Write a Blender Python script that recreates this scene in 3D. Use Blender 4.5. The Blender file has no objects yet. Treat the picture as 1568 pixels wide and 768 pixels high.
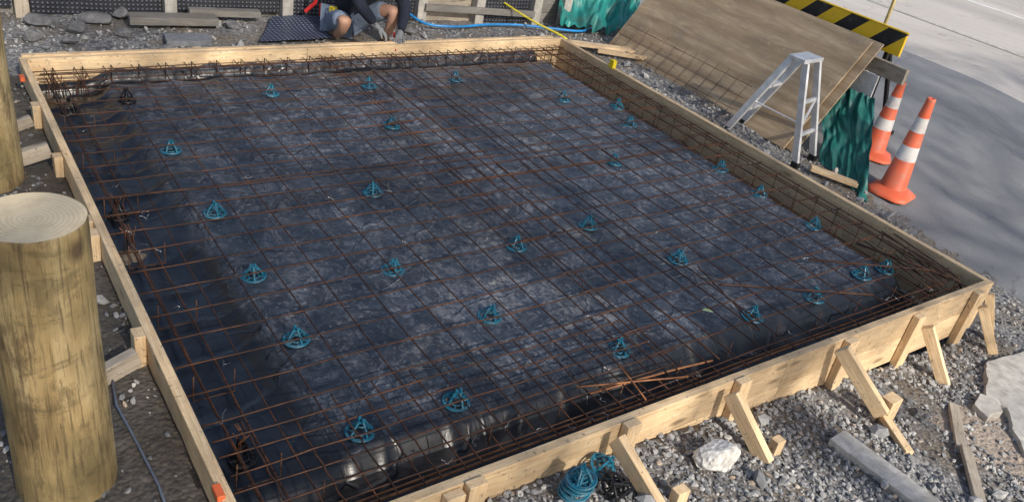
import bpy, bmesh, math, random
import numpy as np
from mathutils import Vector, Matrix, noise as mn
random.seed(7); rng=np.random.default_rng(7)
scn=bpy.context.scene
COL=bpy.context.collection
W=5.06; L=4.92; T=.045

# ------------------------------------------------------------ helpers
def link(o,parent=None):
    COL.objects.link(o)
    if parent: o.parent=parent
    return o
def empty(name,loc=(0,0,0)):
    e=bpy.data.objects.new(name,None); e.location=loc; e.empty_display_size=.1
    return link(e)
class M:
    def __init__(s): s.v=[]; s.f=[]; s.mi=[]; s.cur=0
    def add(s,v,f):
        b=len(s.v); s.v+= [tuple(p) for p in v]; s.f+=[tuple(i+b for i in q) for q in f]; s.mi+=[s.cur]*len(f)
    def tube(s,pts,r,n=5,closed=False,caps=True):
        pts=[Vector(p) for p in pts]; k=len(pts); vs=[]; 
        rr=r if hasattr(r,'__len__') else [r]*k
        up0=None
        for i,p in enumerate(pts):
            a=pts[(i-1)%k] if (closed or i>0) else p; b=pts[(i+1)%k] if (closed or i<k-1) else p
            d=(b-a).normalized()
            u=Vector((0,0,1)) if abs(d.z)<.9 else Vector((1,0,0))
            if up0 is not None and abs(up0.dot(d))<.95: u=up0
            x=d.cross(u).normalized(); y=x.cross(d).normalized(); up0=y
            for j in range(n):
                t=2*math.pi*j/n; vs.append(p+(x*math.cos(t)+y*math.sin(t))*rr[i])
        fs=[]
        for i in range(k if closed else k-1):
            for j in range(n):
                a=i*n+j; b=i*n+(j+1)%n; c=((i+1)%k)*n+(j+1)%n; d2=((i+1)%k)*n+j
                fs.append((a,b,c,d2))
        if caps and not closed:
            fs.append(tuple(range(n))[::-1]); fs.append(tuple((k-1)*n+j for j in range(n)))
        s.add(vs,fs)
    def box(s,c,d,rz=0,ry=0):
        m=Matrix.Translation(c)@Matrix.Rotation(rz,4,'Z')@Matrix.Rotation(ry,4,'Y')
        vs=[m@Vector((x*d[0]/2,y*d[1]/2,z*d[2]/2)) for x in(-1,1) for y in(-1,1) for z in(-1,1)]
        s.add(vs,[(0,1,3,2),(4,6,7,5),(0,4,5,1),(2,3,7,6),(0,2,6,4),(1,5,7,3)])
    def obj(s,name,mats,parent=None,smooth=False,loc=None):
        me=bpy.data.meshes.new(name); me.from_pydata(s.v,[],s.f); me.update()
        for m in (mats if isinstance(mats,(list,tuple)) else [mats]): me.materials.append(m)
        me.polygons.foreach_set('material_index',s.mi)
        if smooth: me.polygons.foreach_set('use_smooth',[True]*len(s.f))
        o=bpy.data.objects.new(name,me)
        if loc: o.location=loc
        return link(o,parent)
def member(name,p0,p1,w,h,mat,parent=None,up=(0,0,1),bev=.0025):
    """timber/steel member, length along local X, w = width (Y), h = depth (Z)"""
    p0=Vector(p0);p1=Vector(p1);d=p1-p0;ln=d.length;x=d.normalized();u=Vector(up)
    if abs(x.dot(u))>.97: u=Vector((0,1,0))
    y=u.cross(x).normalized(); z=x.cross(y)
    bm=bmesh.new(); bmesh.ops.create_cube(bm,size=1)
    for v in bm.verts: v.co=Vector((v.co.x*ln,v.co.y*w,v.co.z*h))
    if bev: bmesh.ops.bevel(bm,geom=bm.edges[:],offset=bev,segments=1,affect='EDGES')
    me=bpy.data.meshes.new(name); bm.to_mesh(me); bm.free(); me.materials.append(mat)
    o=bpy.data.objects.new(name,me)
    m=Matrix((x,y,z)).transposed().to_4x4(); m.translation=(p0+p1)/2
    link(o,parent)
    o.matrix_world=m
    return o
def sm(t): t=max(0,min(1,t)); return t*t*(3-2*t)
def g(x,y): return -0.16-0.28*sm((x-1)/4)*(1-sm(y/3.5))
def nz(x,y,z=0): return mn.noise(Vector((x,y,z)))
def fr(x,y,z=0,o=4): return mn.fractal(Vector((x,y,z)),1.0,2.0,o)

# ------------------------------------------------------------ material helpers
class NT:
    def __init__(s,name):
        s.m=bpy.data.materials.new(name); s.m.use_nodes=True; s.t=s.m.node_tree; s.n=s.t.nodes
        s.b=s.n["Principled BSDF"]
    def N(s,typ,**k):
        n=s.n.new(typ)
        for a,b in k.items(): setattr(n,a,b)
        return n
    def L(s,a,b): s.t.links.new(a,b)
    def coord(s,kind='Object',scale=(1,1,1),rand=False):
        tc=s.N('ShaderNodeTexCoord'); mp=s.N('ShaderNodeMapping'); mp.inputs['Scale'].default_value=scale
        if rand:
            oi=s.N('ShaderNodeObjectInfo'); mu=s.N('ShaderNodeMath',operation='MULTIPLY'); mu.inputs[1].default_value=37.
            s.L(oi.outputs['Random'],mu.inputs[0]); ad=s.N('ShaderNodeVectorMath',operation='ADD')
            s.L(tc.outputs[kind],ad.inputs[0]); s.L(mu.outputs[0],ad.inputs[1]); s.L(ad.outputs[0],mp.inputs['Vector'])
        else: s.L(tc.outputs[kind],mp.inputs['Vector'])
        return mp.outputs[0]
    def noise(s,vec,scale,detail=4,rough=.5,dist=0):
        n=s.N('ShaderNodeTexNoise'); n.inputs['Scale'].default_value=scale; n.inputs['Detail'].default_value=detail
        n.inputs['Roughness'].default_value=rough; n.inputs['Distortion'].default_value=dist; s.L(vec,n.inputs['Vector']); return n.outputs['Fac']
    def ramp(s,fac,stops,interp='LINEAR'):
        r=s.N('ShaderNodeValToRGB'); r.color_ramp.interpolation=interp; e=r.color_ramp.elements
        while len(e)<len(stops): e.new(.5)
        for i,(p,c) in enumerate(stops):
            e[i].position=p; e[i].color=(*c,1) if hasattr(c,'__len__') else (c,c,c,1)
        s.L(fac,r.inputs[0]); return r.outputs[0]
    def mix(s,fac,a,b,bt='MIX'):
        m=s.N('ShaderNodeMix',data_type='RGBA',blend_type=bt)
        for inp,v in ((0,fac),(6,a),(7,b)):
            if isinstance(v,(int,float)) : m.inputs[inp].default_value=v if inp==0 else (v,v,v,1)
            elif isinstance(v,tuple): m.inputs[inp].default_value=(*v,1)
            else: s.L(v,m.inputs[inp])
        return m.outputs[2]
    def math(s,op,a,b=None,c=None):
        m=s.N('ShaderNodeMath',operation=op)
        for i,v in enumerate((a,b,c)):
            if v is None: continue
            if isinstance(v,(int,float)): m.inputs[i].default_value=v
            else: s.L(v,m.inputs[i])
        return m.outputs[0]
    def bump(s,h,dist=.01,strength=1,prev=None):
        b=s.N('ShaderNodeBump'); b.inputs['Distance'].default_value=dist; b.inputs['Strength'].default_value=strength
        s.L(h,b.inputs['Height'])
        if prev is not None: s.L(prev,b.inputs['Normal'])
        return b.outputs[0]
    def fin(s,col=None,rough=None,normal=None,metal=None,spec=None):
        for k,v in (('Base Color',col),('Roughness',rough),('Normal',normal),('Metallic',metal),('Specular IOR Level',spec)):
            if v is None: continue
            if isinstance(v,(int,float)): s.b.inputs[k].default_value=v
            elif isinstance(v,tuple): s.b.inputs[k].default_value=(*v,1)
            else: s.L(v,s.b.inputs[k])
        return s.m

def wood(name,light,dark,grime=.3,knots=True):
    t=NT(name); v=t.coord('Object',(1,1,1),True)
    vs=t.coord('Object',(1.6,26,26),True)
    n1=t.noise(vs,2.0,6,.65,.9); vf=t.coord('Object',(5,120,120),True); n2=t.noise(vf,1.5,4,.7)
    c=t.ramp(n1,[(.34,dark),(.50,tuple((a+b)/2 for a,b in zip(light,dark))),(.58,light)])
    c=t.mix(.45,c,t.ramp(n2,[(.35,tuple(x*.6 for x in dark)),(.62,light)]))
    if knots:
        vk=t.coord('Object',(2.6,9,9),True); vo=t.N('ShaderNodeTexVoronoi'); vo.inputs['Scale'].default_value=1.; t.L(vk,vo.inputs['Vector'])
        k=t.ramp(vo.outputs['Distance'],[(.08,1.),(.20,0.)])
        c=t.mix(t.math('MULTIPLY',k,.8),c,tuple(x*.32 for x in dark))
    gr=t.noise(v,3.5,6,.65)
    c=t.mix(t.math('MULTIPLY',t.ramp(gr,[(.45,0.),(.72,1.)]),grime*1.2),c,(.20,.16,.12))
    sp=t.noise(v,38,4,.6); c=t.mix(t.math('MULTIPLY',t.ramp(sp,[(.62,0.),(.69,1.)]),grime*1.8),c,(.12,.095,.07))
    oi=t.N('ShaderNodeObjectInfo'); br=t.ramp(oi.outputs['Random'],[(0,.82),(1,1.12)])
    c=t.mix(1.,c,br,'MULTIPLY')
    return t.fin(c,.72,t.bump(n2,.0015,.6,t.bump(gr,.004,.3)))
pine=wood('pine_timber',(.88,.68,.43),(.70,.46,.24),.4)
pine_old=wood('weathered_timber',(.50,.44,.36),(.31,.26,.20),.5)
sleeper=wood('grey_timber',(.28,.27,.25),(.15,.145,.14),.4)

def plain(name,col,rough=.6,metal=0,var=.25,scale=20,bump=.0,spec=.5,dirt=None,dirtamt=.4):
    t=NT(name); v=t.coord('Object'); n=t.noise(v,scale,5,.6)
    c=t.mix(1.,col,t.ramp(n,[(.3,1-var),(.7,1+var*.4)]),'MULTIPLY')
    if dirt: 
        d=t.noise(v,scale*.35,6,.7); c=t.mix(t.math('MULTIPLY',t.ramp(d,[(.48,0.),(.68,1.)]),dirtamt),c,dirt)
    return t.fin(c,rough,t.bump(n,bump,.7) if bump else None,metal,spec)
t=NT('rusty_steel'); v=t.coord('Object'); n=t.noise(v,9,6,.7); n2=t.noise(v,1.3,3,.5)
c=t.ramp(n,[(.3,(.022,.011,.009)),(.52,(.062,.027,.015)),(.75,(.21,.08,.032))])
c=t.mix(t.ramp(n2,[(.42,0.),(.68,.5)]),c,(.16,.06,.023)); rust=t.fin(c,.6,None,.2)
t=NT('rusty_orange_steel'); v=t.coord('Object'); n=t.noise(v,14,6,.7)
c=t.ramp(n,[(.3,(.09,.04,.02)),(.55,(.30,.125,.05)),(.8,(.48,.24,.10))]); rust2=t.fin(c,.7,None,.1)
galv=plain('tie_wire',(.30,.30,.32),.4,.8,.3)
chairblue=plain('blue_plastic',(.018,.18,.28),.42,0,.3,30,dirt=(.16,.16,.16),dirtamt=.5)
chairblack=plain('black_plastic',(.012,.012,.014),.4,0,.3,30)

# polythene: dusty black sheet, clean and glossy where it drops into the edge trenches
t=NT('black_polythene'); v=t.coord('Object')
geo=t.N('ShaderNodeNewGeometry'); sx=t.N('ShaderNodeSeparateXYZ'); t.L(geo.outputs['Position'],sx.inputs[0])
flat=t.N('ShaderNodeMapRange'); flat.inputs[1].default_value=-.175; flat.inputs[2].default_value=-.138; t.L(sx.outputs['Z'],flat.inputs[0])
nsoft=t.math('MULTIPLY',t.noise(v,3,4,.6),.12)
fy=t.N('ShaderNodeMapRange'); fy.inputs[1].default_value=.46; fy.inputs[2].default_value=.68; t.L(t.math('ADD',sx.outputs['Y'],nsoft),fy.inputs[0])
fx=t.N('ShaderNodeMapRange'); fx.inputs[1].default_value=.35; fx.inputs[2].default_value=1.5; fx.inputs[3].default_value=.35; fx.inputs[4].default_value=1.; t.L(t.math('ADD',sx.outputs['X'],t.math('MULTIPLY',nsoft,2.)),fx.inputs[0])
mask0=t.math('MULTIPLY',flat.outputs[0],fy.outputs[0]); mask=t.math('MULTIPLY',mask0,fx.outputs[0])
big=t.noise(v,.6,4,.55,.3); mid=t.noise(v,4.5,9,.72,.8); fine=t.noise(v,17,9,.75,.6); vf=t.noise(v,60,6,.75)
m1=t.ramp(mid,[(.45,0.),(.55,1.)]); m2=t.ramp(fine,[(.46,0.),(.55,1.)]); m3=t.ramp(big,[(.34,.35),(.58,1.)]); m4=t.ramp(vf,[(.44,.25),(.56,1.)])
dust=t.math('MULTIPLY',t.math('MULTIPLY',m1,m2),t.math('MULTIPLY',m3,m4))
film=t.math('MULTIPLY',t.math('MULTIPLY',t.ramp(mid,[(.34,.35),(.62,.9)]),m3),t.ramp(vf,[(.35,.6),(.65,1.)]))
sp=t.math('MULTIPLY',t.ramp(t.noise(v,38,5,.7),[(.58,0.),(.63,1.)]),t.math('MULTIPLY',m3,.75))
dust=t.math('MAXIMUM',dust,sp)
vo=t.N('ShaderNodeTexVoronoi',feature='DISTANCE_TO_EDGE'); vo.inputs['Scale'].default_value=2.0; nn=t.N('ShaderNodeTexNoise'); nn.inputs['Scale'].default_value=1.4; nn.inputs['Detail'].default_value=4; t.L(v,nn.inputs['Vector'])
av=t.N('ShaderNodeVectorMath',operation='ADD'); t.L(v,av.inputs[0]); t.L(nn.outputs['Color'],av.inputs[1]); t.L(av.outputs[0],vo.inputs['Vector'])
crease=t.ramp(vo.outputs['Distance'],[(0,1.),(.03,0.)])
def folds(axis_,k,off):
    q=t.math('FRACT',t.math('ADD',t.math('MULTIPLY',t.math('ADD',sx.outputs[axis_],t.math('MULTIPLY',nn.outputs['Fac'],.06)),k),off)); return t.ramp(t.math('ABSOLUTE',t.math('SUBTRACT',q,.5)),[(0,1.),(.012,0.)])
fold=t.math('MAXIMUM',folds('X',1.05,.17),folds('Y',.72,.3))
dust=t.math('MAXIMUM',dust,t.math('MULTIPLY',t.math('MAXIMUM',crease,fold),t.math('MULTIPLY',m2,.45)))
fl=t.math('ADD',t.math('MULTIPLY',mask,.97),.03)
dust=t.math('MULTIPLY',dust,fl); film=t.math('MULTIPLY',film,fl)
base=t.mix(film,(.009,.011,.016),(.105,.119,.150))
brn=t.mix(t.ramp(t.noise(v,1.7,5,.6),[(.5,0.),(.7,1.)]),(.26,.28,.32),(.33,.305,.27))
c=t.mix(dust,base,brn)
rgh=t.ramp(dust,[(0.,.30),(.5,.66)])
bs=t.math('ADD',t.math('MULTIPLY',mask0,.75),.25)
b1=t.bump(t.math('MULTIPLY',t.noise(v,3.5,4,.5,1.5),bs),.035,.55); b2=t.bump(t.math('MULTIPLY',t.math('MAXIMUM',crease,fold),bs),.008,.8,b1); b3=t.bump(t.math('MULTIPLY',fine,mask0),.003,.4,b2)
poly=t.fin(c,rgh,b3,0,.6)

# ground soil+gravel
t=NT('gravel_ground'); v=t.coord('Object')
geo=t.N('ShaderNodeNewGeometry'); sx=t.N('ShaderNodeSeparateXYZ'); t.L(geo.outputs['Position'],sx.inputs[0])
vo=t.N('ShaderNodeTexVoronoi'); vo.inputs['Scale'].default_value=42; t.L(v,vo.inputs['Vector'])
cell=t.ramp(t.math('FRACT',t.math('MULTIPLY',vo.outputs['Color'],3.)),[(0,(.10,.10,.105)),(.6,(.23,.23,.235)),(1,(.34,.335,.325))])
n=t.noise(v,2.2,6,.6); soil=t.ramp(t.noise(v,30,8,.7),[(.3,(.09,.075,.06)),(.7,(.25,.215,.175))])
c=t.mix(t.ramp(n,[(.42,0.),(.6,1.)]),cell,soil)
left=t.math('MULTIPLY',t.math('LESS_THAN',sx.outputs['X'],.02),t.math('LESS_THAN',sx.outputs['Y'],5.0))
dsoil=t.ramp(t.noise(v,24,8,.75),[(.3,(.035,.030,.025)),(.7,(.13,.11,.09))]); c=t.mix(t.math('MULTIPLY',left,.85),c,dsoil)
rgt=t.math('MULTIPLY',t.math('GREATER_THAN',t.math('ADD',sx.outputs['X'],t.math('MULTIPLY',n,.5)),4.05),t.math('LESS_THAN',t.math('ADD',sx.outputs['Y'],t.math('MULTIPLY',n,.3)),-.28))
psoil=t.ramp(t.noise(v,22,8,.75),[(.3,(.22,.175,.14)),(.7,(.48,.40,.33))]); c=t.mix(t.math('MULTIPLY',rgt,.9),c,psoil)
ground_m=t.fin(c,.95,t.bump(t.math('SUBTRACT',1.,vo.outputs['Distance']),.012,.7,t.bump(t.noise(v,14,8,.7),.02,.7)))
t=NT('stone'); geo=t.N('ShaderNodeNewGeometry'); r=geo.outputs['Random Per Island']
c=t.ramp(r,[(0,(.13,.135,.145)),(.35,(.25,.255,.265)),(.7,(.36,.36,.36)),(.93,(.52,.51,.49)),(1.,(.42,.33,.25))])
v=t.coord('Object'); n=t.noise(v,60,5,.7); c=t.mix(1.,c,t.ramp(n,[(.3,.7),(.7,1.1)]),'MULTIPLY')
stone_m=t.fin(c,.9,t.bump(n,.003,.6))
def asph(name,a,b,blot):
    t=NT(name); v=t.coord('Object'); f=t.noise(v,90,6,.8); m=t.noise(v,1.1,7,.62,.4); vv=t.N('ShaderNodeTexVoronoi'); vv.inputs['Scale'].default_value=130; t.L(v,vv.inputs['Vector'])
    c=t.ramp(f,[(.3,a),(.7,b)]); c=t.mix(t.math('MULTIPLY',t.ramp(m,[(.35,0.),(.7,1.)]),.55),c,blot)
    s=t.noise(t.coord('Object',(1,.25,1)),.5,5,.6,.5); c=t.mix(1.,c,t.ramp(s,[(.3,.72),(.7,1.12)]),'MULTIPLY')
    sp=t.noise(v,14,6,.8); c=t.mix(t.ramp(sp,[(.60,0.),(.68,.5)]),c,tuple(x*.45 for x in a))
    cr=t.N('ShaderNodeTexVoronoi',feature='DISTANCE_TO_EDGE'); cr.inputs['Scale'].default_value=.33
    wv=t.N('ShaderNodeVectorMath',operation='ADD'); nn=t.N('ShaderNodeTexNoise'); nn.inputs['Scale'].default_value=1.6; nn.inputs['Detail'].default_value=6
    t.L(v,nn.inputs['Vector']); t.L(v,wv.inputs[0]); t.L(nn.outputs['Color'],wv.inputs[1]); t.L(wv.outputs[0],cr.inputs['Vector'])
    c=t.mix(t.ramp(cr.outputs['Distance'],[(.0,.35),(.005,0.)]),c,(.05,.05,.05))
    return t.fin(c,.9,t.bump(vv.outputs['Distance'],.004,.6,t.bump(m,.01,.3)))
foot_m=asph('footpath_asphalt',(.155,.163,.178),(.27,.278,.295),(.28,.28,.28))
road_m=asph('road_chipseal',(.32,.30,.28),(.64,.60,.565),(.52,.49,.465))
concrete=plain('concrete',(.50,.485,.45),.9,0,.4,14,.004,dirt=(.22,.19,.16))
paint=plain('white_paint',(.82,.82,.80),.7,0,.25,8,dirt=(.5,.48,.46))

# ------------------------------------------------------------ ground
def axis(lo,hi,a,b,st):
    inner=list(np.arange(a,b+1e-6,st)); out=[]; d=st; p=a
    while p>lo: d*=1.35; p-=d; out.append(p)
    left=out[::-1]; out=[]; d=st; p=b
    while p<hi: d*=1.35; p+=d; out.append(p)
    return left+inner+out
def sheet(name,xs,ys,zf,mat,parent=None,smooth=True):
    v=[(x,y,zf(x,y)) for y in ys for x in xs]; n=len(xs)
    f=[(j*n+i,j*n+i+1,(j+1)*n+i+1,(j+1)*n+i) for j in range(len(ys)-1) for i in range(n-1)]
    m=M(); m.add(v,f); return m.obj(name,mat,parent,smooth)
xs=sorted(set([x for x in axis(-250,300,-1.6,6.4,.05) if not(-.02<x<.06 or 5.0<x<5.08)]+[.006,.04,5.02,5.054]))
ys=sorted(set([y for y in axis(-250,300,-1.6,7.2,.05) if not(-.02<y<.06 or 4.86<y<4.94)]+[.006,.04,4.88,4.914]))
def gz(x,y):
    if .03<x<5.03 and .03<y<4.89: return -.55
    z=g(x,y); 
    if -3<x<6.3 and -3<y<8: z+=.022*fr(x*1.7,y*1.7)*(1 if x<5.8 else .2)+.010*fr(x*9,y*9)
    return z-(.02 if x>6.2 else 0)
sheet('ground',xs,ys,gz,ground_m)
def edge_x(y): return 5.93+.05*fr(y*2.2,3.1)+.02*fr(y*9,1.1)+ (.12 if y>1.7 else 0)*sm((y-1.5)/.8) + .55*sm((y-2.2)/1.5)
yy=axis(-120,120,-2,8,.05)
m=M(); cols=12; v=[];f=[]
for y in yy:
    e=edge_x(y) if -3<y<9 else 6.
    for i in range(cols+1):
        x=e+(10.7-e)*i/cols; v.append((x,y,g(x,y)+(.014 if i else -.01)))
for j in range(len(yy)-1):
    for i in range(cols): a=j*(cols+1)+i; f.append((a,a+1,a+cols+2,a+cols+1))
m.add(v,f); m.obj('footpath',foot_m,None,True)
sheet('road',[10.7,11.5,13,15,18,22],yy,lambda x,y:g(x,y)+.004,road_m)
sheet('concrete_channel',[13.05,13.2],yy,lambda x,y:g(x,y)+.012,concrete)
sheet('road_marking',[16.25,16.37],yy,lambda x,y:g(x,y)+.008,paint)
sheet('verge',[22,40,80,300],axis(-250,300,-10,10,5),lambda x,y:g(x,y)+.01,ground_m)

def slab(name,poly_pts,top,th,mat,parent=None,tilt=(0,0)):
    bm=bmesh.new(); c=Vector((sum(p[0] for p in poly_pts)/len(poly_pts),sum(p[1] for p in poly_pts)/len(poly_pts),top))
    pts=[]
    for i,p in enumerate(poly_pts):
        q=poly_pts[(i+1)%len(poly_pts)]; k=max(1,int(math.dist(p,q)/.04))
        for j in range(k):
            a=j/k; x=p[0]+(q[0]-p[0])*a; y=p[1]+(q[1]-p[1])*a
            pts.append((x+.022*nz(x*9,y*9,1)+.01*nz(x*30,y*30,1),y+.022*nz(x*9,y*9,5)+.01*nz(x*30,y*30,5)))
    vs=[bm.verts.new((x-c.x,y-c.y,0)) for x,y in pts]; fc=bm.faces.new(vs)
    r=bmesh.ops.extrude_face_region(bm,geom=[fc])
    for e in r['geom']:
        if isinstance(e,bmesh.types.BMVert): e.co.z-=th; e.co.x*=1.01; e.co.y*=1.01
    bmesh.ops.recalc_face_normals(bm,faces=bm.faces[:])
    me=bpy.data.meshes.new(name); bm.to_mesh(me); bm.free(); me.materials.append(mat)
    o=bpy.data.objects.new(name,me); o.location=c; o.rotation_euler=(*tilt,0); return link(o,parent)
slab('broken_concrete_slab',[(4.80,-.28),(5.3,-.33),(6.0,-.42),(6.2,-2),(4.3,-2.0),(3.95,-1.3),(4.15,-.86),(4.45,-.6),(4.42,-.48)],-.395,.1,concrete)
slab('concrete_fragment',[(4.22,-.50),(4.36,-.46),(4.42,-.54),(4.33,-.62),(4.2,-.6)],-.37,.06,concrete,None,(.05,-.05))

# gravel stones
ico=bmesh.new(); bmesh.ops.create_icosphere(ico,subdivisions=1,radius=1)
iv=np.array([v.co[:] for v in ico.verts]); ifc=np.array([[v.index for v in f.verts] for f in ico.faces]); ico.free()
def stones(name,pts,smin,smax,mat,emb=.35):
    n=len(pts); V=np.zeros((n,12,3)); 
    s=smin+(smax-smin)*rng.random(n)**2.2
    for i,(x,y,z) in enumerate(pts):
        q=iv*(1+.34*(rng.random((12,1))-.5)*2); q=q*np.array([1,.5+.4*rng.random(),.35+.4*rng.random()])
        a,b,c=rng.random(3)*6.28; R=np.array(Matrix.Rotation(a,3,'Z')@Matrix.Rotation((b-3.14)*.25,3,'X')@Matrix.Rotation((c-3.14)*.2,3,'Y'))
        V[i]=(q@R.T)*s[i]*.5+np.array([x,y,z+s[i]*emb*.5])
    F=(ifc[None]+12*np.arange(n)[:,None,None]).reshape(-1,3)
    me=bpy.data.meshes.new(name); me.vertices.add(n*12); me.vertices.foreach_set('co',V.reshape(-1))
    me.loops.add(len(F)*3); me.loops.foreach_set('vertex_index',F.reshape(-1).astype(np.int32)); me.polygons.add(len(F))
    me.polygons.foreach_set('loop_start',np.arange(0,len(F)*3,3,dtype=np.int32)); me.polygons.foreach_set('loop_total',np.full(len(F),3,dtype=np.int32))
    me.update(); me.validate(); me.polygons.foreach_set('use_smooth',[False]*len(F)); me.materials.append(mat); o=bpy.data.objects.new(name,me); return link(o)
pts=[]
def scat(n,x0,x1,y0,y1,prob):
    for _ in range(n):
        x=random.uniform(x0,x1);y=random.uniform(y0,y1)
        if -.005<x<W+.005 and -.005<y<L+.005: continue
        if random.random()<prob(x,y): pts.append((x,y,gz(x,y)))
scat(17000,.3,5.1,-1.3,-.005,lambda x,y: 1 if x<3.3 else (.25+.75*(nz(x*2,y*2)>-.1))*(1 if not(x>3.9 and y<-.45) else .12))
scat(3500,W,6.1,-.3,5.,lambda x,y: 1 if x<edge_x(y)+.06*random.random() else .02)
scat(2600,-1.,0,0,5.2,lambda x,y:.15+.85*(nz(x*2,y*2,4)>.12))
scat(7500,-1.5,6.8,L,6.6,lambda x,y:.35+.65*(nz(x*1.5,y*1.5,9)>0))
stones('gravel',pts,.012,.044,stone_m)
pts=[]; scat(60,-1,6,5,6.3,lambda x,y:1); scat(40,5.15,5.9,.3,4.8,lambda x,y:1); scat(30,-.9,-.05,0,5,lambda x,y:1); scat(35,1,5.2,-1.2,-.1,lambda x,y:1)
stones('rubble',pts,.05,.12,stone_m,.5)
rockm=plain('dark_rock',(.19,.19,.195),.9,0,.5,14,.02)
def chunk(name,loc,s,mat,seed=0,sub=4,rz=0):
    bm=bmesh.new(); bmesh.ops.create_icosphere(bm,subdivisions=sub,radius=1)
    rr=random.Random(seed); planes=[(Vector([rr.gauss(0,1) for _ in range(3)]).normalized(),rr.uniform(.55,.85)) for _ in range(11)]
    for v in bm.verts:
        p=v.co.copy()
        for nrm,d in planes:
            q=p.dot(nrm)
            if q>d: p-=nrm*(q-d)
        p*=1+.05*fr(p.x*4+seed,p.y*4,p.z*4)+.05*fr(p.x*11,p.y*11,p.z*11+seed)
        v.co=Vector((p.x*s[0],p.y*s[1],p.z*s[2]))
    me=bpy.data.meshes.new(name); bm.to_mesh(me); bm.free(); me.materials.append(mat); o=bpy.data.objects.new(name,me); o.location=loc; o.rotation_euler=(0,0,rz); return link(o)
for i,(x,y,s) in enumerate([(.35,6.1,.16),(.55,5.9,.12),(.75,6.15,.15),(.2,5.75,.10),(.9,5.75,.09),(1.15,5.36,.07),(1.9,5.9,.10),(.45,5.6,.07),(1.0,6.25,.12),(3.6,5.6,.08)]):
    chunk('rock',(x,y,-.12),(s,s*.75,s*.5),rockm,20+i,3,i*1.3)
rubc=plain('rubble_concrete',(.74,.72,.68),.95,0,.5,30,.01)
chunk('concrete_chunk',(2.13,-.25,-.15),(.125,.095,.085),rubc,3)

# ------------------------------------------------------------ formwork
fw=empty('timber_formwork')
def fboard(n,a,b,z0,z1,th=T):
    member(n,(*a,(z0+z1)/2),(*b,(z0+z1)/2),th,abs(z1-z0),pine,fw)
h=T/2
for k,(z0,z1) in enumerate([(0,-.188),(-.192,-.38)]):
    fboard('front_board_%d'%k,(0,h),(2.9,h),z0,z1); fboard('front_board_%db'%k,(2.903,h),(W,h),z0,z1)
    fboard('back_board_%d'%k,(0,L-h),(2.2,L-h),z0-.0,z1); fboard('back_board_%db'%k,(2.203,L-h),(W,L-h),z0,z1)
    fboard('right_board_%d'%k,(W-h,T+.002),(W-h,L-T-.002),z0,z1)
    fboard('left_board_%d'%k,(h,T+.002),(h,L-T-.002),z0,z1)
member('back_cap',(.02,L+.03,-.035),(4.95,L+.025,-.04),.045,.09,pine,fw)
def stake(x,y,ztop,zb,w=.07,d=.045,along='x',tilt=0):
    member('stake',(x+tilt,y,zb),(x,y,ztop),d if along=='x' else w, w if along=='x' else d,pine,fw,up=(1,0,0))
for x,zt in ((.80,-.01),(.90,.012),(1.74,.01),(2.5,.012),(3.42,.0),(4.13,-.015),(4.83,-.005)):
    stake(x,-.026,zt,-.7,.085,.045,'x',random.uniform(-.012,.012))
def brace(n,p0,p1,w=.085,h=.045,mat=pine): member(n,p0,p1,h,w,mat,fw)
brace('brace',(1.62,-.06,-.01),(1.66,-.42,-.20)); member('peg',(1.77,-.36,-.45),(1.77,-.36,-.10),.05,.07,pine,fw,up=(1,0,0))
brace('brace',(2.38,-.06,-.01),(2.42,-.34,-.24)); member('peg',(2.53,-.30,-.5),(2.53,-.30,-.16),.05,.06,pine,fw,up=(1,0,0))
brace('brace',(3.28,-.055,.0),(3.40,-.36,-.27)); member('peg',(3.50,-.34,-.5),(3.48,-.34,-.19),.075,.095,pine,fw,up=(1,0,0))
brace('brace',(4.22,-.06,-.10),(4.30,-.28,-.43),.07); brace('brace',(4.90,-.06,-.12),(5.02,-.22,-.43),.06); 
brace('brace',(5.09,.0,-.1),(5.16,-.12,-.44),.06); stake(5.085,.18,-.05,-.7,.07,.045,'y')
member('offcut',(3.44,-.36,-.30),(3.33,-.60,-.32),.05,.035,pine,fw)
for y in (1.0,2.0,3.1,4.1): stake(W+.025,y,-.03,-.6,.07,.045,'y')
for x in (.3,1.3,2.45,3.6,4.6): stake(x,L+.075,.0,-.5,.07,.045,'x')
for y,zt in ((1.40,-.0),(2.32,-.0),(2.47,.0),(3.30,-.02),(4.05,.0)): stake(-.026,y,zt,-.5,.08,.05,'y')
brace('brace',(-.05,1.33,-.08),(-.42,1.24,-.16),.09,.05,pine_old); brace('brace',(-.05,3.42,-.03),(-.42,3.40,-.12),.09,.06,pine_old)
brace('brace',(-.06,2.5,-.05),(-.33,2.44,-.22),.08,.05,pine_old); brace('brace',(-.06,4.02,-.10),(-.42,3.98,-.2),.07,.045,pine_old)
org=plain('orange_paint',(.80,.16,.05),.6)
for p in ((-.030,4.55,-.02),(.0,.33,.003)):
    member('marker',(p[0],p[1]-.02,p[2]),(p[0],p[1]+.05,p[2]),.03,.03,org,fw)
mm=M(); mm.box((0,0,0),(.045,.06,.075)); mm.box((0,.0,.040),(.03,.04,.01)); mm.tube([(.02,.03,0),(.02,.07,-.02),(.02,.1,-.06)],.004,5)
mm.obj('tape_measure',plain('yellow_plastic',(.85,.68,.03),.4),None,False,(5.01,4.02,.04))

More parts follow.
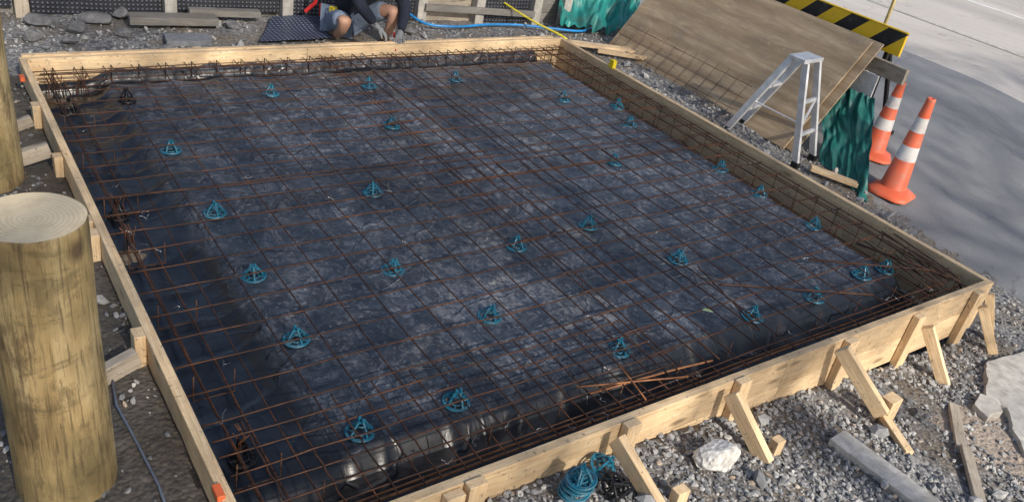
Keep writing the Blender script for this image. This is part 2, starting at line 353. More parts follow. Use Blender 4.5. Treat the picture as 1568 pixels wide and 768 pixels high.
# ------------------------------------------------------------ polythene
def pz(x,y):
    z=-.13-.085*sm((.60-x)/.2)-.19*sm((.50-y)/.26)-.15*sm((x-4.64)/.14)-.08*sm((y-4.58)/.2)
    z+=.09*sm((.10-x)/.05)+.07*sm((.085-y)/.04)+.1*sm((y-4.80)/.06)
    z+=.007*fr(x*1.6,y*1.6)+.003*fr(x*6,y*6,2)
    w=1-abs(mn.noise(Vector((x*1.1+.4*y,y*3.2-.8*x,3)))) ; z+=.012*max(0,w-.86)/.14
    w=1-abs(mn.noise(Vector((x*3.1-.5*y,y*.8,9)))) ; z+=.011*max(0,w-.9)/.1
    e=sm((.55-y)/.2); z+=e*.010*nz(x*1.8,y*3,6)+e*.003*nz(x*7+y*6,y*5,2)
    e=sm((.65-x)/.25); z+=e*.012*nz(x*3,y*5,8)
    return z
px=[.046+ i*(4.80-.046)/250 for i in range(251)]; py=[.046+i*(4.874-.046)/250 for i in range(251)]
v=[];n=251
for y in py:
    for x in px:
        xx=x+(.05*nz(y*1.7,5)+.015*nz(y*9,2))*sm((x-4.4)/.3); v.append((xx,y,pz(x,y)))
f=[(j*n+i,j*n+i+1,(j+1)*n+i+1,(j+1)*n+i) for j in range(250) for i in range(250)]
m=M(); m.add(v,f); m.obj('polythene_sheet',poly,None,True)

# ------------------------------------------------------------ rebar
reo=M(); R0=.0041
def wire(a,b,r=R0,sag=.006,z=-.058,n=26):
    a=Vector((*a,z));b=Vector((*b,z)); ph=random.uniform(0,50); pts=[]
    side=Vector((-(b-a).y,(b-a).x,0)).normalized()
    for i in range(n+1):
        q=a.lerp(b,i/n); q.z+=.008*nz(q.x*1.3,q.y*1.3,7)-.004+random.uniform(-.001,.001); q+=side*.009*nz(i*.35,ph); pts.append(q)
    reo.tube(pts,r,5)
def mesh_sheet(x0,x1,y0,y1,dz,rot=0,ox=0,oy=0,sp=.2):
    c=Vector(((x0+x1)/2,(y0+y1)/2)); 
    def rt(p): 
        d=Vector(p)-c; return (c.x+d.x*math.cos(rot)-d.y*math.sin(rot),c.y+d.x*math.sin(rot)+d.y*math.cos(rot))
    x=x0+ox
    while x<x1: wire(rt((x,y0+random.uniform(-.015,.015))),rt((x,y1)),z=-.062+dz); x+=sp
    y=y0+oy
    while y<y1: wire(rt((x0+random.uniform(-.015,.015),y)),rt((x1,y)),z=-.055+dz); y+=sp
mesh_sheet(.07,2.42,.09,4.85,0,0,.08,.08)
mesh_sheet(2.22,4.98,.08,2.55,.012,.004,.07,.10)
mesh_sheet(2.22,4.98,2.3,4.86,.006,-.003,.09,.07)
mesh_sheet(.07,2.3,.10,.75,.014,.01,.15,.16)
wire((2.6,4.8),(2.58,.2),.0055,z=-.045); wire((2.95,4.82),(3.0,.3),.0045,z=-.047)
wire((.12,2.75),(4.3,2.62),.0042,z=-.045); wire((3.15,.75),(4.1,.28),.0065,z=-.05); wire((3.17,.95),(3.02,.3),.005,z=-.05)
reo.obj('rebar_mesh',rust,None,True)
reo=M()
def bar(pts,r=.006): reo.tube(pts,r,6)
def cage_bar(a,b,r=.006,n=20,wob=.01):
    a=Vector(a);b=Vector(b); ph=random.uniform(0,99); bar([a.lerp(b,i/n)+Vector((wob*nz(i*.3,ph),wob*nz(i*.3,ph+7),wob*.6*nz(i*.3,ph+20))) for i in range(n+1)],r)
for (y,z) in ((.15,-.19),(.25,-.205),(.14,-.10)): cage_bar((.1,y,z),(4.95,y+.01,z),.0068)
reo.obj('edge_reinforcement_bars',rust2,None,True)
reo=M()
for (x,z) in ((.16,-.12),(.27,-.15)): cage_bar((x,.15,z),(x-.01,4.8,z),.0055)
for (x,z) in ((4.90,-.08),(4.90,-.24),(4.74,-.075),(4.94,-.05)): cage_bar((x,.2,z),(x,4.8,z),.0042)
for (y,z) in ((4.78,-.09),(4.8,-.2),(4.70,-.05)): cage_bar((.1,y,z),(4.9,y,z),.0042)
for i in range(23):
    y=.18+i*.2+random.uniform(-.02,.02)
    bar([(4.62,y,-.045),(4.93,y,-.05),(4.935,y+.004,-.25),(4.78,y,-.27)],.0038)
    if i%2==0: bar([(4.72,y+.05,-.03),(4.725,y+.05,-.22)],.0045)
for i in range(24):
    x=.2+i*.2
    bar([(x,4.55,-.045),(x,4.82,-.05),(x,4.825,-.2)],.0036)
    if i%2: bar([(x,.11,-.06),(x,.112,-.24),(x,.3,-.24),(x,.3,-.07)],.0036)
for i in range(8):
    y=.5+i*.57; bar([(.12,y,-.05),(.115,y,-.19),(.3,y,-.19),(.3,y,-.06)],.004)
bar([(4.55,.75,-.03),(4.75,.33,-.025),(4.86,.14,-.03),(4.93,.12,-.10)],.008); bar([(3.98,.72,-.03),(4.9,.22,-.02)],.007)
for i in range(6): 
    x=4.5+i*.07; bar([(x,.12+.02*random.random(),-.03+.03*random.random()),(x+.15,.5+.3*random.random(),-.03)],.0045)
reo.obj('edge_reinforcement_cage',rust,None,True)
reo=M()
cage_bar((1.75,.28,-.07),(2.55,.22,-.06),.006,8); cage_bar((1.95,.10,-.03),(2.02,.40,-.05),.005,4); cage_bar((1.7,.33,-.05),(2.3,.16,-.045),.005,6)
reo.obj('reinforcing_bar',rust2,None,True)
tw=M()
def tie(x,y,z=-.05,s=.008):
    for k in range(2):
        a=random.uniform(0,6.28); p=[Vector((x,y,z))]
        for j in range(5):
            a+=random.uniform(-1.,1.); p.append(p[-1]+Vector((math.cos(a)*s,math.sin(a)*s,random.uniform(-.003,.007))))
        tw.tube(p,.0011,4)
for i in range(45):
    tie(random.choice([.15+.2*random.randrange(12),2.19+.2*random.randrange(14)]),.17+.2*random.randrange(23))
for i in range(14): tie(4.86+random.uniform(-.08,.08),random.uniform(.2,4.7)); tie(random.uniform(.1,.3),random.uniform(.2,4.7)); tie(random.uniform(.3,4.8),random.uniform(.1,.25))
tw.obj('tie_wire_knots',galv)

# bar chairs
def chair_mesh(name,mat):
    m=M()
    def ring(R,z,r,n=28): m.tube([(R*math.cos(2*math.pi*i/n),R*math.sin(2*math.pi*i/n),z) for i in range(n)],r,6,closed=True)
    ring(.058,.005,.005); ring(.050,.006,.003); ring(.026,.006,.0035)
    for k in range(6):
        a=k*math.pi/3; c,s=math.cos(a),math.sin(a); m.tube([(.058*c,.058*s,.006),(.026*c,.026*s,.006)],.0035,4)
    for k in range(4):
        a=k*math.pi/2+.3; c,s=math.cos(a),math.sin(a)
        m.tube([(.044*c,.044*s,.005),(.034*c,.034*s,.035),(.020*c,.020*s,.055),(.012*c,.012*s,.068)],[.006,.0055,.005,.005],5)
    ring(.022,.050,.0025,16)
    m.box((0,0,.062),(.030,.012,.010),.3); m.box((0,0,.062),(.012,.030,.010),.3)
    m.box((.011,.004,.073),(.008,.012,.016),.3); m.box((-.011,-.004,.073),(.008,.012,.016),.3)
    me=bpy.data.meshes.new(name); me.from_pydata(m.v,[],m.f); me.materials.append(mat); me.update(); return me
cme=chair_mesh('bar_chair',chairblue); cmb=chair_mesh('bar_chair_black',chairblack)
CH=[(3.36,4.26),(2.50,4.25),(1.64,4.24),(4.16,3.67),(4.59,3.40),(4.43,3.04),(2.31,3.46),(.66,3.42),(3.75,2.45),(4.60,2.09),(4.60,1.66),(.67,2.53),(1.69,2.51),(4.6,1.13),(2.87,1.68),(2.24,1.62),(3.19,1.13),(.66,1.84),(1.39,1.64),(4.62,.52),(4.36,.53),(3.77,.47),(3.19,.48),(1.68,1.06),(.66,1.24),(2.17,.54),(1.16,.54),(.67,.54)]
def chair(me,loc,rot=(0,0,None),name='bar_chair'):
    o=bpy.data.objects.new(name,me); o.location=loc; o.rotation_euler=(rot[0],rot[1],random.uniform(0,6.28) if rot[2] is None else rot[2]); o.scale=(1.08,1.08,1.0) ; return link(o)
for x,y in CH: chair(cme,(x,y,pz(x,y)+.001),(random.uniform(-.06,.06),random.uniform(-.06,.06),None))
for x,y in ((.59,4.30),(.22,4.36),(.19,2.80),(.20,.67)): chair(cmb,(x,y,pz(x,y)+.001)).scale=(1,1,1.3)
for i in range(5): chair(cme,(1.33+.004*i,-.15-.003*i,-.13+.022*i),(.08,.06,None))
chair(cme,(1.55,-.085,-.13),(.35,.2,0)); chair(cmb,(1.53,-.19,-.14),(.5,.1,0)); chair(cmb,(1.50,-.22,-.12),(1.2,.1,1))
reo=M()
for cx,cy in ((.16,2.38),(.20,2.78),(.20,.67),(.19,4.6),(.35,4.62)):
    for k in range(5):
        a=random.uniform(0,6.28); bar([(cx+.035*math.cos(a),cy+.035*math.sin(a),-.2),(cx+.02*math.cos(a),cy+.02*math.sin(a),-.10),(cx+.045*math.cos(a+1),cy+.045*math.sin(a+1),-.04)],.0035)
reo.obj('starter_bars',rust,None,True)
mud=plain('mud',(.20,.155,.11),.95,0,.5,25,.01)
def mound(name,x,y,r,h_,mat,base,sy=1):
    m=M();v=[];f=[];n=28
    for j in range(10):
        for i in range(n):
            a=2*math.pi*i/n; rr=r*(j/9)*(1+.45*nz(math.cos(a)*2+x*9,math.sin(a)*2,y)+.2*nz(math.cos(a)*6,math.sin(a)*6,y)); 
            xx=x+rr*math.cos(a);yy_=y+rr*sy*math.sin(a); v.append((xx,yy_,base(xx,yy_)-.003+h_*(1-(j/9)**2)*(1+.5*nz(xx*30,yy_*30))))
    for j in range(9):
        for i in range(n): f.append((j*n+i,j*n+(i+1)%n,(j+1)*n+(i+1)%n,(j+1)*n+i))
    m.add(v,f); return m.obj(name,mat,None,True)
mound('mud_patch',.15,2.36,.085,.012,mud,pz); mound('mud_patch',.22,4.66,.16,.012,mud,pz)
m=M(); m.add([(0,-.035,.0),(.018,-.01,.004),(.02,.015,.006),(0,.04,.0),(-.02,.012,.007),(-.017,-.012,.004)],[(0,1,2,3),(0,3,4,5)])
leafm=plain('leaf',(.36,.48,.26),.6)
o=m.obj('leaf',leafm,None,False,(2.85,.55,-.045)); o.rotation_euler=(0,.1,.9)

# ------------------------------------------------------------ log piles
t=NT('treated_log'); v=t.coord('Object',(1,1,.12)); v1=t.coord('Object')
n=t.noise(v,9,7,.65,.6); n2=t.noise(v1,2.6,7,.65); nf=t.noise(t.coord('Object',(1,1,.05)),70,5,.7); n3=t.noise(t.coord('Object',(1,1,.35)),12,8,.75); n4=t.noise(t.coord('Object',(1,1,2.2)),3.0,7,.7,.6)
c=t.ramp(n,[(.3,(.20,.135,.055)),(.5,(.40,.29,.135)),(.7,(.56,.44,.24))]); c=t.mix(t.ramp(n2,[(.42,0.),(.62,.65)]),c,(.15,.125,.055))
c=t.mix(t.ramp(n3,[(.52,0.),(.60,.6)]),c,(.09,.062,.032)); c=t.mix(t.ramp(n4,[(.55,0.),(.62,.5)]),c,(.10,.08,.038)); c=t.mix(t.ramp(nf,[(.38,.65),(.48,0.)]),c,(.08,.055,.03))
vk=t.N('ShaderNodeTexVoronoi'); vk.inputs['Scale'].default_value=3.1; t.L(t.coord('Object',(1,1,.8)),vk.inputs['Vector'])
c=t.mix(t.ramp(vk.outputs['Distance'],[(.05,.85),(.14,0.)]),c,(.06,.035,.02))
log_m=t.fin(c,.75,t.bump(nf,.005,.8,t.bump(n3,.010,.7)))
t=NT('log_end_grain'); v=t.coord('Object'); ln=t.N('ShaderNodeVectorMath',operation='LENGTH'); nd=t.N('ShaderNodeVectorMath',operation='MULTIPLY'); nd.inputs[1].default_value=(1,1,0)
nn=t.N('ShaderNodeTexNoise'); nn.inputs['Scale'].default_value=7; nn.inputs['Detail'].default_value=4; t.L(v,nn.inputs['Vector']); sc_=t.N('ShaderNodeVectorMath',operation='SCALE'); sc_.inputs['Scale'].default_value=.03; t.L(nn.outputs['Color'],sc_.inputs[0])
ad=t.N('ShaderNodeVectorMath',operation='ADD'); t.L(v,ad.inputs[0]); t.L(sc_.outputs[0],ad.inputs[1]); t.L(ad.outputs[0],nd.inputs[0]); t.L(nd.outputs[0],ln.inputs[0])
s_=t.math('SINE',t.math('MULTIPLY',ln.outputs['Value'],420))
c=t.mix(t.math('MULTIPLY_ADD',s_,.22,.5),(.66,.50,.29),(.90,.76,.52)); sc=t.noise(t.coord('Object',(1,9,1)),30,4,.7)
c=t.mix(t.ramp(sc,[(.35,.0),(.7,.5)]),c,(.92,.80,.60)); st=t.noise(v,6,6,.7); c=t.mix(t.ramp(st,[(.5,0.),(.66,.5)]),c,(.54,.40,.23)); endm=t.fin(c,.8,t.bump(sc,.004,.7))
def log(name,x,y,r,ztop,zb,taper=.02):
    m=M(); n=64; K=40; v=[];f=[]
    def rad(a,z): return r*(1+.05*nz(math.cos(a)*1.2,math.sin(a)*1.2,z*1.4+x)+.018*nz(math.cos(a)*5,math.sin(a)*5,z*3))*(1+taper*(ztop-z))
    zs=[zb+(ztop-zb)*k/K for k in range(K)]+[ztop-.012,ztop-.002]
    for k,z in enumerate(zs):
        sh=1-.012*(k==K+1)
        for i in range(n): a=2*math.pi*i/n; q=rad(a,z)*sh; v.append((q*math.cos(a),q*math.sin(a),z))
    for k in range(len(zs)-1):
        for i in range(n): f.append((k*n+i,k*n+(i+1)%n,(k+1)*n+(i+1)%n,(k+1)*n+i))
    m.add(v,f); m.cur=1; b=(len(zs)-1)*n
    m.f.append(tuple(b+i for i in range(n))); m.mi.append(1)
    o=m.obj(name,[log_m,endm],None,True,(x,y,0)); o.data.polygons[len(o.data.polygons)-1].use_smooth=False; return o
log('timber_log_post',-.432,.80,.163,1.0,-.7,.05); log('timber_log_post',-.405,3.36,.19,2.6,-.6)
member('timber_plank',(-.80,.35,-.2),(-.78,.55,.35),.04,.09,pine_old,None,up=(1,0,0))
m=M(); m.tube([(-.16,1.35,-.14),(-.19,1.1,-.13),(-.17,.9,-.14),(-.15,.6,-.14),(-.16,.3,-.14)],.0055,8); m.obj('grey_cable',plain('grey_cable_m',(.14,.17,.23),.5),None,True)

member('concrete_plank',(2.98,-.36,-.275),(3.03,-.95,-.285),.14,.05,plain('pale_concrete',(.66,.62,.56),.9,0,.4,20,.006,dirt=(.40,.35,.28)),None)
member('timber_stake',(4.10,-.44,-.385),(3.72,-.70,-.36),.06,.03,pine_old,None); member('timber_stake',(3.72,-.71,-.33),(3.28,-1.05,-.31),.055,.03,pine_old,None)

# ------------------------------------------------------------ retaining wall at the back
rw=empty('retaining_wall')
def wy(x): return 6.45-.11*x
def dimple(name,col,sc):
    t=NT(name); tc=t.N('ShaderNodeTexCoord'); mp=t.N('ShaderNodeMapping'); mp.inputs['Scale'].default_value=(sc,sc,sc); t.L(tc.outputs['Object'],mp.inputs['Vector'])
    fr_=t.N('ShaderNodeVectorMath',operation='FRACTION'); t.L(mp.outputs[0],fr_.inputs[0]); sb=t.N('ShaderNodeVectorMath',operation='SUBTRACT'); sb.inputs[1].default_value=(.5,.5,.5); t.L(fr_.outputs[0],sb.inputs[0])
    mu=t.N('ShaderNodeVectorMath',operation='MULTIPLY'); mu.inputs[1].default_value=(1,1,0); t.L(sb.outputs[0],mu.inputs[0]); ln=t.N('ShaderNodeVectorMath',operation='LENGTH'); t.L(mu.outputs[0],ln.inputs[0])
    hgt=t.ramp(ln.outputs['Value'],[(.18,1.),(.38,0.)]); c=t.mix(hgt,tuple(x*.4 for x in col),tuple(x*2.2 for x in col))
    return t.fin(c,.45,t.bump(hgt,.014,1.))
mat_black=dimple('black_dimple_mat',(.060,.065,.082),26)
def wpanel(x0,x1,z0,z1,off=.02,mat=mat_black,name='drainage_mat_panel',bow=.02):
    m=M(); nx=24; nz_=8; v=[]; ln=math.dist((x0,wy(x0)),(x1,wy(x1)))
    for j in range(nz_+1):
        for i in range(nx+1):
            a=i/nx; v.append((a*ln,(z1-z0)*j/nz_,bow*math.sin(a*math.pi)*math.cos(j*.6)+.012*nz(a*4,j*.3,x0)))
    f=[(j*(nx+1)+i,j*(nx+1)+i+1,(j+1)*(nx+1)+i+1,(j+1)*(nx+1)+i) for j in range(nz_) for i in range(nx)]
    m.add(v,f); o=m.obj(name,mat,rw,True); o.matrix_world=Matrix.Translation((x0,wy(x0)-off,z0))@Matrix.Rotation(math.atan2(wy(x1)-wy(x0),x1-x0),4,'Z')@Matrix.Rotation(math.pi/2,4,'X'); return o
posts=[-.9,.22,1.42,2.50,3.93,4.62,5.35,5.75]
pcon=plain('post_concrete',(.42,.40,.37),.85,0,.4,12)
for i in range(7):
    a,b=posts[i],posts[i+1]
    for k in range(6):
        z=-.14+.19*k; member('wall_rail',(a,wy(a)+.05,z),(b-.003,wy(b)+.05,z),.045,.185,sleeper if i!=4 else pine_old,rw)
    if i not in (4,6): wpanel(a+.07,b-.07,-.15 if i%2 else -.10,.75)
for x in posts: member('wall_post',(x,wy(x)-.03,-.5),(x,wy(x)-.03,1.15),.11,.11,pcon if x>1 else pine_old,rw,up=(0,1,0))
member('wall_waler',(3.95,wy(3.95)-.10,.02),(5.3,wy(5.3)-.10,-.03),.04,.07,sleeper,rw)
member('timber_sleeper',(1.0,6.0,-.08),(1.75,5.92,-.08),.16,.07,sleeper)
member('timber_sleeper',(1.55,6.12,-.06),(2.2,6.05,-.07),.10,.06,sleeper)
slab('grey_paver',[(1.18,5.45),(1.55,5.42),(1.58,5.62),(1.2,5.66)],-.10,.05,plain('paver',(.20,.21,.23),.9,0,.3,20,.003))
m=M(); v=[];nn=30
for j in range(nn+1):
    for i in range(nn+1):
        a=i/nn;b=j/nn; x=1.98+a*.78+b*.35; y=5.45+b*.62+a*.02; v.append((x,y,g(x,y)+.03+.03*nz(x*3,y*3,2)+.03*b*b))
m.add(v,[(j*(nn+1)+i,j*(nn+1)+i+1,(j+1)*(nn+1)+i+1,(j+1)*(nn+1)+i) for j in range(nn) for i in range(nn)]); m.obj('drainage_mat_offcut',dimple('blue_black_dimple_mat',(.08,.10,.165),24),None,True)
def smoothpts(P,n=8):
    P=[Vector(p) for p in P]; out=[]
    for i in range(len(P)-1):
        p0=P[max(i-1,0)];p1=P[i];p2=P[i+1];p3=P[min(i+2,len(P)-1)]
        for k in range(n):
            t_=k/n; out.append(.5*((2*p1)+(-p0+p2)*t_+(2*p0-5*p1+4*p2-p3)*t_*t_+(-p0+3*p1-3*p2+p3)*t_**3))
    return out+[P[-1]]
m=M(); m.tube(smoothpts([(3.70,6.0,.0),(3.85,5.72,-.09),(4.2,5.62,-.10),(4.6,5.66,-.10),(5.0,5.62,-.10),(5.35,5.48,-.10),(5.75,5.42,-.12),(6.1,5.6,-.13)]),.014,8); m.obj('blue_hose',plain('blue_hose_m',(.02,.25,.62),.35),None,True)
m=M(); m.tube(smoothpts([(4.75,7.0,.22),(4.9,6.1,.10),(5.05,5.5,-.0),(5.2,5.12,-.05),(5.28,5.05,-.10)]),.012,8); m.obj('yellow_hose',plain('yellow_hose_m',(.85,.72,.06),.4),None,True)
m=M(); m.tube([(2.62,5.95,-.02),(2.70,5.9,.08),(2.72,5.88,.28)],.02,8); m.box((2.76,5.86,.02),(.05,.04,.12),.3)
m.obj('bolt_cutter',plain('red_plastic',(.6,.03,.03),.4),None,False)

def tarp(name,c4,mat,amp=.05,n=60,fx=3,seed=0,bulge=0):
    a,b,c,d=[Vector(p) for p in c4]; m=M(); v=[]
    nrm=((b-a).cross(d-a)).normalized()
    for j in range(n+1):
        for i in range(n+1):
            s,t_=i/n,j/n; p=a.lerp(b,s).lerp(d.lerp(c,s),t_)
            k=amp*(1-abs(mn.noise(Vector((s*fx+t_*1.2,t_*fx*.45+seed,seed))))*2)+amp*.5*nz(s*fx*3,t_*fx*1.5,seed+3)+bulge*math.sin(s*3.14)*math.sin(t_*3.14)
            p=p+nrm*k+Vector((.03*nz(s*5,t_*5,seed+8),.03*nz(s*5,t_*5,seed+9),0)); p.z=max(p.z,g(p.x,p.y)+.012); v.append(p)
    m.add(v,[(j*(n+1)+i,j*(n+1)+i+1,(j+1)*(n+1)+i+1,(j+1)*(n+1)+i) for j in range(n) for i in range(n)])
    return m.obj(name,mat,None,True)
teal=plain('teal_tarpaulin',(.02,.22,.20),.42,0,.35,9,.004,dirt=(.10,.14,.13),dirtamt=.4)
tarp('green_tarpaulin',[(5.45,5.50,-.14),(6.35,5.25,-.14),(7.6,6.4,.42),(6.1,6.6,.45)],teal,.12,80,5,1,.08)
tarp('green_tarpaulin',[(5.92,1.50,-.32),(6.0,2.12,-.22),(6.42,2.62,.36),(6.50,2.12,.36)],plain('green_tarpaulin_m',(.015,.15,.13),.45,0,.35,9,.004),.05,50,5,4,.03)

# plywood
t=NT('plywood'); v=t.coord('Object',(.9,7,7)); n=t.noise(v,1.6,6,.6,2.2); wv=t.N('ShaderNodeTexWave',wave_type='RINGS'); wv.inputs['Scale'].default_value=.55; wv.inputs['Distortion'].default_value=14; wv.inputs['Detail'].default_value=3; wv.inputs['Detail Scale'].default_value=.6; t.L(t.coord('Object',(.5,3,1)),wv.inputs['Vector'])
c=t.ramp(n,[(.3,(.32,.23,.14)),(.7,(.54,.42,.28))]); c=t.mix(t.math('MULTIPLY',wv.outputs['Fac'],.5),c,(.24,.16,.09))
dd=t.noise(t.coord('Object'),2.5,7,.7); c=t.mix(t.ramp(dd,[(.48,0.),(.72,.65)]),c,(.22,.18,.14)); d2=t.noise(t.coord('Object'),20,6,.75); c=t.mix(t.ramp(d2,[(.58,0.),(.68,.5)]),c,(.62,.52,.40)); ply=t.fin(c,.75,t.bump(n,.002,.5))
k=Vector((.785,0,1.0)).normalized()
def plysheet(name,y0,y1,x,z,hgt,lean=k,th=.017):
    m_=Vector((x,(y0+y1)/2,z))
    o=member(name,(x,y0,z),(x,y1,z),hgt,th,ply,None,bev=.001)
    yv=lean.normalized(); xv=Vector((0,1,0)); zv=xv.cross(yv)
    mt=Matrix((xv,yv,zv)).transposed().to_4x4(); mt.translation=m_+yv*hgt/2; o.matrix_world=mt; return o
plysheet('plywood_sheet',2.38,5.02,5.80,-.205,1.25)
plysheet('plywood_sheet',2.30,4.75,5.86,-.215,1.26,Vector((.775,0,1.0)))
m=M()
kk=k; off=Vector((-1,0,.785)).normalized()*.02
for i in range(13):
    y=3.1+i*.15; b=Vector((5.72,y,-.17)); m.tube([b,b+kk*.02+Vector((.03,0,.05)),b+Vector((.03,0,0))+kk*.42+off],.003,4)
for s in (.08,.22,.36): p=Vector((5.75,3.05,-.17))+kk*s+off; m.tube([p,p+Vector((0,1.85,0))],.003,4)
m.obj('rebar_mesh_offcut',rust)
hb=empty('hazard_barrier')
t=NT('hazard_stripes'); v=t.coord('Object'); sp_=t.N('ShaderNodeSeparateXYZ'); t.L(v,sp_.inputs[0])
q=t.math('FRACT',t.math('MULTIPLY',t.math('ADD',sp_.outputs['X'],sp_.outputs['Z']),2.4)); msk=t.math('GREATER_THAN',q,.5)
c=t.mix(msk,(.88,.56,.02),(.015,.015,.018)); d=t.noise(v,12,6,.7); c=t.mix(t.ramp(d,[(.55,0.),(.8,.4)]),c,(.3,.28,.24)); haz=t.fin(c,.45)
member('striped_board',(6.78,2.2,.80),(6.78,5.3,.80),.03,.21,haz,hb)
member('board_rim_top',(6.78,2.195,.912),(6.78,5.3,.912),.036,.012,plain('yellow_rim',(.85,.55,.03),.5),hb)
member('grey_rail',(6.70,2.02,.57),(6.70,3.8,.57),.05,.14,pine_old,hb)
bk=plain('black_steel',(.02,.02,.022),.5,.3)
for y in (2.35,4.9):
    member('leg',(6.86,y,-.24),(6.82,y,.75),.04,.04,bk,hb,up=(0,1,0)); member('leg_back',(7.35,y,-.22),(6.86,y,.7),.035,.035,bk,hb)
    member('foot',(6.6,y,-.20),(7.5,y,-.19),.05,.04,bk,hb)
member('white_panel',(6.62,2.22,.20),(6.62,2.62,.20),.012,.62,plain('white_board',(.78,.79,.80),.6),None)
member('timber_pole',(7.05,2.62,-.2),(7.35,2.78,1.75),.028,.028,plain('yellow_timber',(.66,.50,.20),.6),None)

lad=empty('aluminium_step_ladder')
alu=plain('aluminium',(.74,.75,.77),.42,.45,.2,18,dirt=(.5,.5,.5)); z1=.62
def rail(a,b,w=.028,h=.066): member('rail',a,b,w,h,alu,lad,up=(0,1,0),bev=.003)
rail((5.50,2.84,-.18),(5.66,2.52,z1)); rail((5.80,2.92,-.18),(5.88,2.55,z1)); rail((5.63,2.10,-.22),(5.68,2.38,z1)); rail((5.97,2.17,-.22),(5.90,2.42,z1))
member('top_step',(5.63,2.45,z1+.015),(5.93,2.48,z1+.015),.17,.035,alu,lad)
def lerp(a,b,t_): return tuple(a[i]+(b[i]-a[i])*t_ for i in range(3))
for s in (.3,.62):
    member('step',lerp((5.50,2.84,-.18),(5.66,2.52,z1),s),lerp((5.80,2.92,-.18),(5.88,2.55,z1),s),.07,.022,alu,lad)
    member('cross_bar',lerp((5.63,2.10,-.22),(5.68,2.38,z1),s),lerp((5.97,2.17,-.22),(5.90,2.42,z1),s),.03,.03,alu,lad)
member('spreader',lerp((5.50,2.84,-.18),(5.66,2.52,z1),.42),lerp((5.63,2.10,-.22),(5.68,2.38,z1),.42),.02,.012,alu,lad)
member('brace',lerp((5.63,2.10,-.22),(5.68,2.38,z1),.35),lerp((5.97,2.17,-.22),(5.90,2.42,z1),.62),.02,.008,alu,lad)
for p in ((5.50,2.84,-.2),(5.80,2.92,-.19),(5.63,2.10,-.235),(5.97,2.17,-.235)): member('foot',p,(p[0],p[1],p[2]+.05),.045,.075,bk,lad,up=(0,1,0))

t=NT('cone_orange'); v=t.coord('Object'); sp_=t.N('ShaderNodeSeparateXYZ'); t.L(v,sp_.inputs[0]); z=sp_.outputs['Z']
b1=t.math('MULTIPLY',t.math('GREATER_THAN',z,.34),t.math('LESS_THAN',z,.47)); b2=t.math('MULTIPLY',t.math('GREATER_THAN',z,.60),t.math('LESS_THAN',z,.73))
bb=t.math('ADD',b1,b2); d=t.noise(v,9,7,.7)
c=t.mix(bb,(.88,.17,.075),(.74,.72,.70)); c=t.mix(t.ramp(d,[(.50,0.),(.72,.6)]),c,(.46,.30,.24)); cone_m=t.fin(c,.5,t.bump(d,.004,.4))
def cone(x,y,rz,tilt,sz=1):
    m=M(); n=36; prof=[(.128,.07),(.112,.08),(.038,.86),(.040,.885),(.034,.90),(.022,.90),(.020,.80)]
    v=[];f=[]
    for r,z in prof:
        for i in range(n): a=2*math.pi*i/n; v.append((r*math.cos(a),r*math.sin(a),z))
    for j in range(len(prof)-1):
        for i in range(n): f.append((j*n+i,j*n+(i+1)%n,(j+1)*n+(i+1)%n,(j+1)*n+i))
    m.add(v,f)
    q=[]
    for s,z in ((.185,.0),(.185,.022),(.165,.034),(.126,.074)):
        for i in range(16):
            a=2*math.pi*(i+.5)/16; ca,sa=math.cos(a),math.sin(a); pw=(abs(ca)**8+abs(sa)**8)**(-1/8); pw=pw if s>.14 else 1
            q.append((s*ca*pw,s*sa*pw,z))
    ff=[(j*16+i,j*16+(i+1)%16,(j+1)*16+(i+1)%16,(j+1)*16+i) for j in range(3) for i in range(16)]+[tuple(48+i for i in range(16))]
    m.add(q,ff); o=m.obj('traffic_cone',cone_m,None,False,(x,y,g(x,y)+.018)); o.rotation_euler=(tilt,-tilt*.5,rz); o.scale=(1,1,sz)
    for p in o.data.polygons: p.use_smooth=len(p.vertices)==4
cone(6.34,1.54,.2,.0); cone(6.80,2.10,.6,.02,.82)
stones('rubble',[(5.9,1.25,-.33),(5.8,1.5,-.3),(6.0,1.6,-.3),(5.7,1.8,-.28),(5.75,2.0,-.25),(5.95,1.9,-.24)],.08,.2,stone_m,.6)
member('timber_offcut',(5.72,2.0,-.20),(6.0,1.68,-.25),.09,.035,pine)
member('timber_offcut',(5.45,4.75,-.1),(5.9,4.45,-.1),.05,.04,pine)
member('timber_offcut',(5.2,4.98,-.08),(6.1,4.6,-.1),.12,.03,pine)

# ------------------------------------------------------------ crouching worker
wk=empty('crouching_worker')
def skin(name,vs,es,mat,sub=2,root=0):
    me=bpy.data.meshes.new(name); me.from_pydata([v[0] for v in vs],es,[]); o=bpy.data.objects.new(name,me); link(o,wk); me.materials.append(mat)
    md=o.modifiers.new('skin','SKIN'); md.use_smooth_shade=True
    for i,v in enumerate(vs):
        r=v[1]; r=r if isinstance(r,tuple) else (r,r); me.skin_vertices[0].data[i].radius=r; me.skin_vertices[0].data[i].use_root=(i==root)
    s=o.modifiers.new('sub','SUBSURF'); s.levels=sub; s.render_levels=sub; return o
navy=plain('navy_fleece',(.016,.021,.040),.9,0,.4,40,.006); shorts_m=plain('grey_blue_shorts',(.20,.26,.36),.9,0,.3,30,.006)
skinm=plain('skin',(.52,.30,.21),.55,0,.12,25); glove=plain('grey_glove',(.22,.23,.24),.85,0,.35,60,.003); hair=plain('brown_hair',(.05,.03,.02),.7,0,.4,60,.004); boot=plain('boot_leather',(.16,.10,.05),.7)
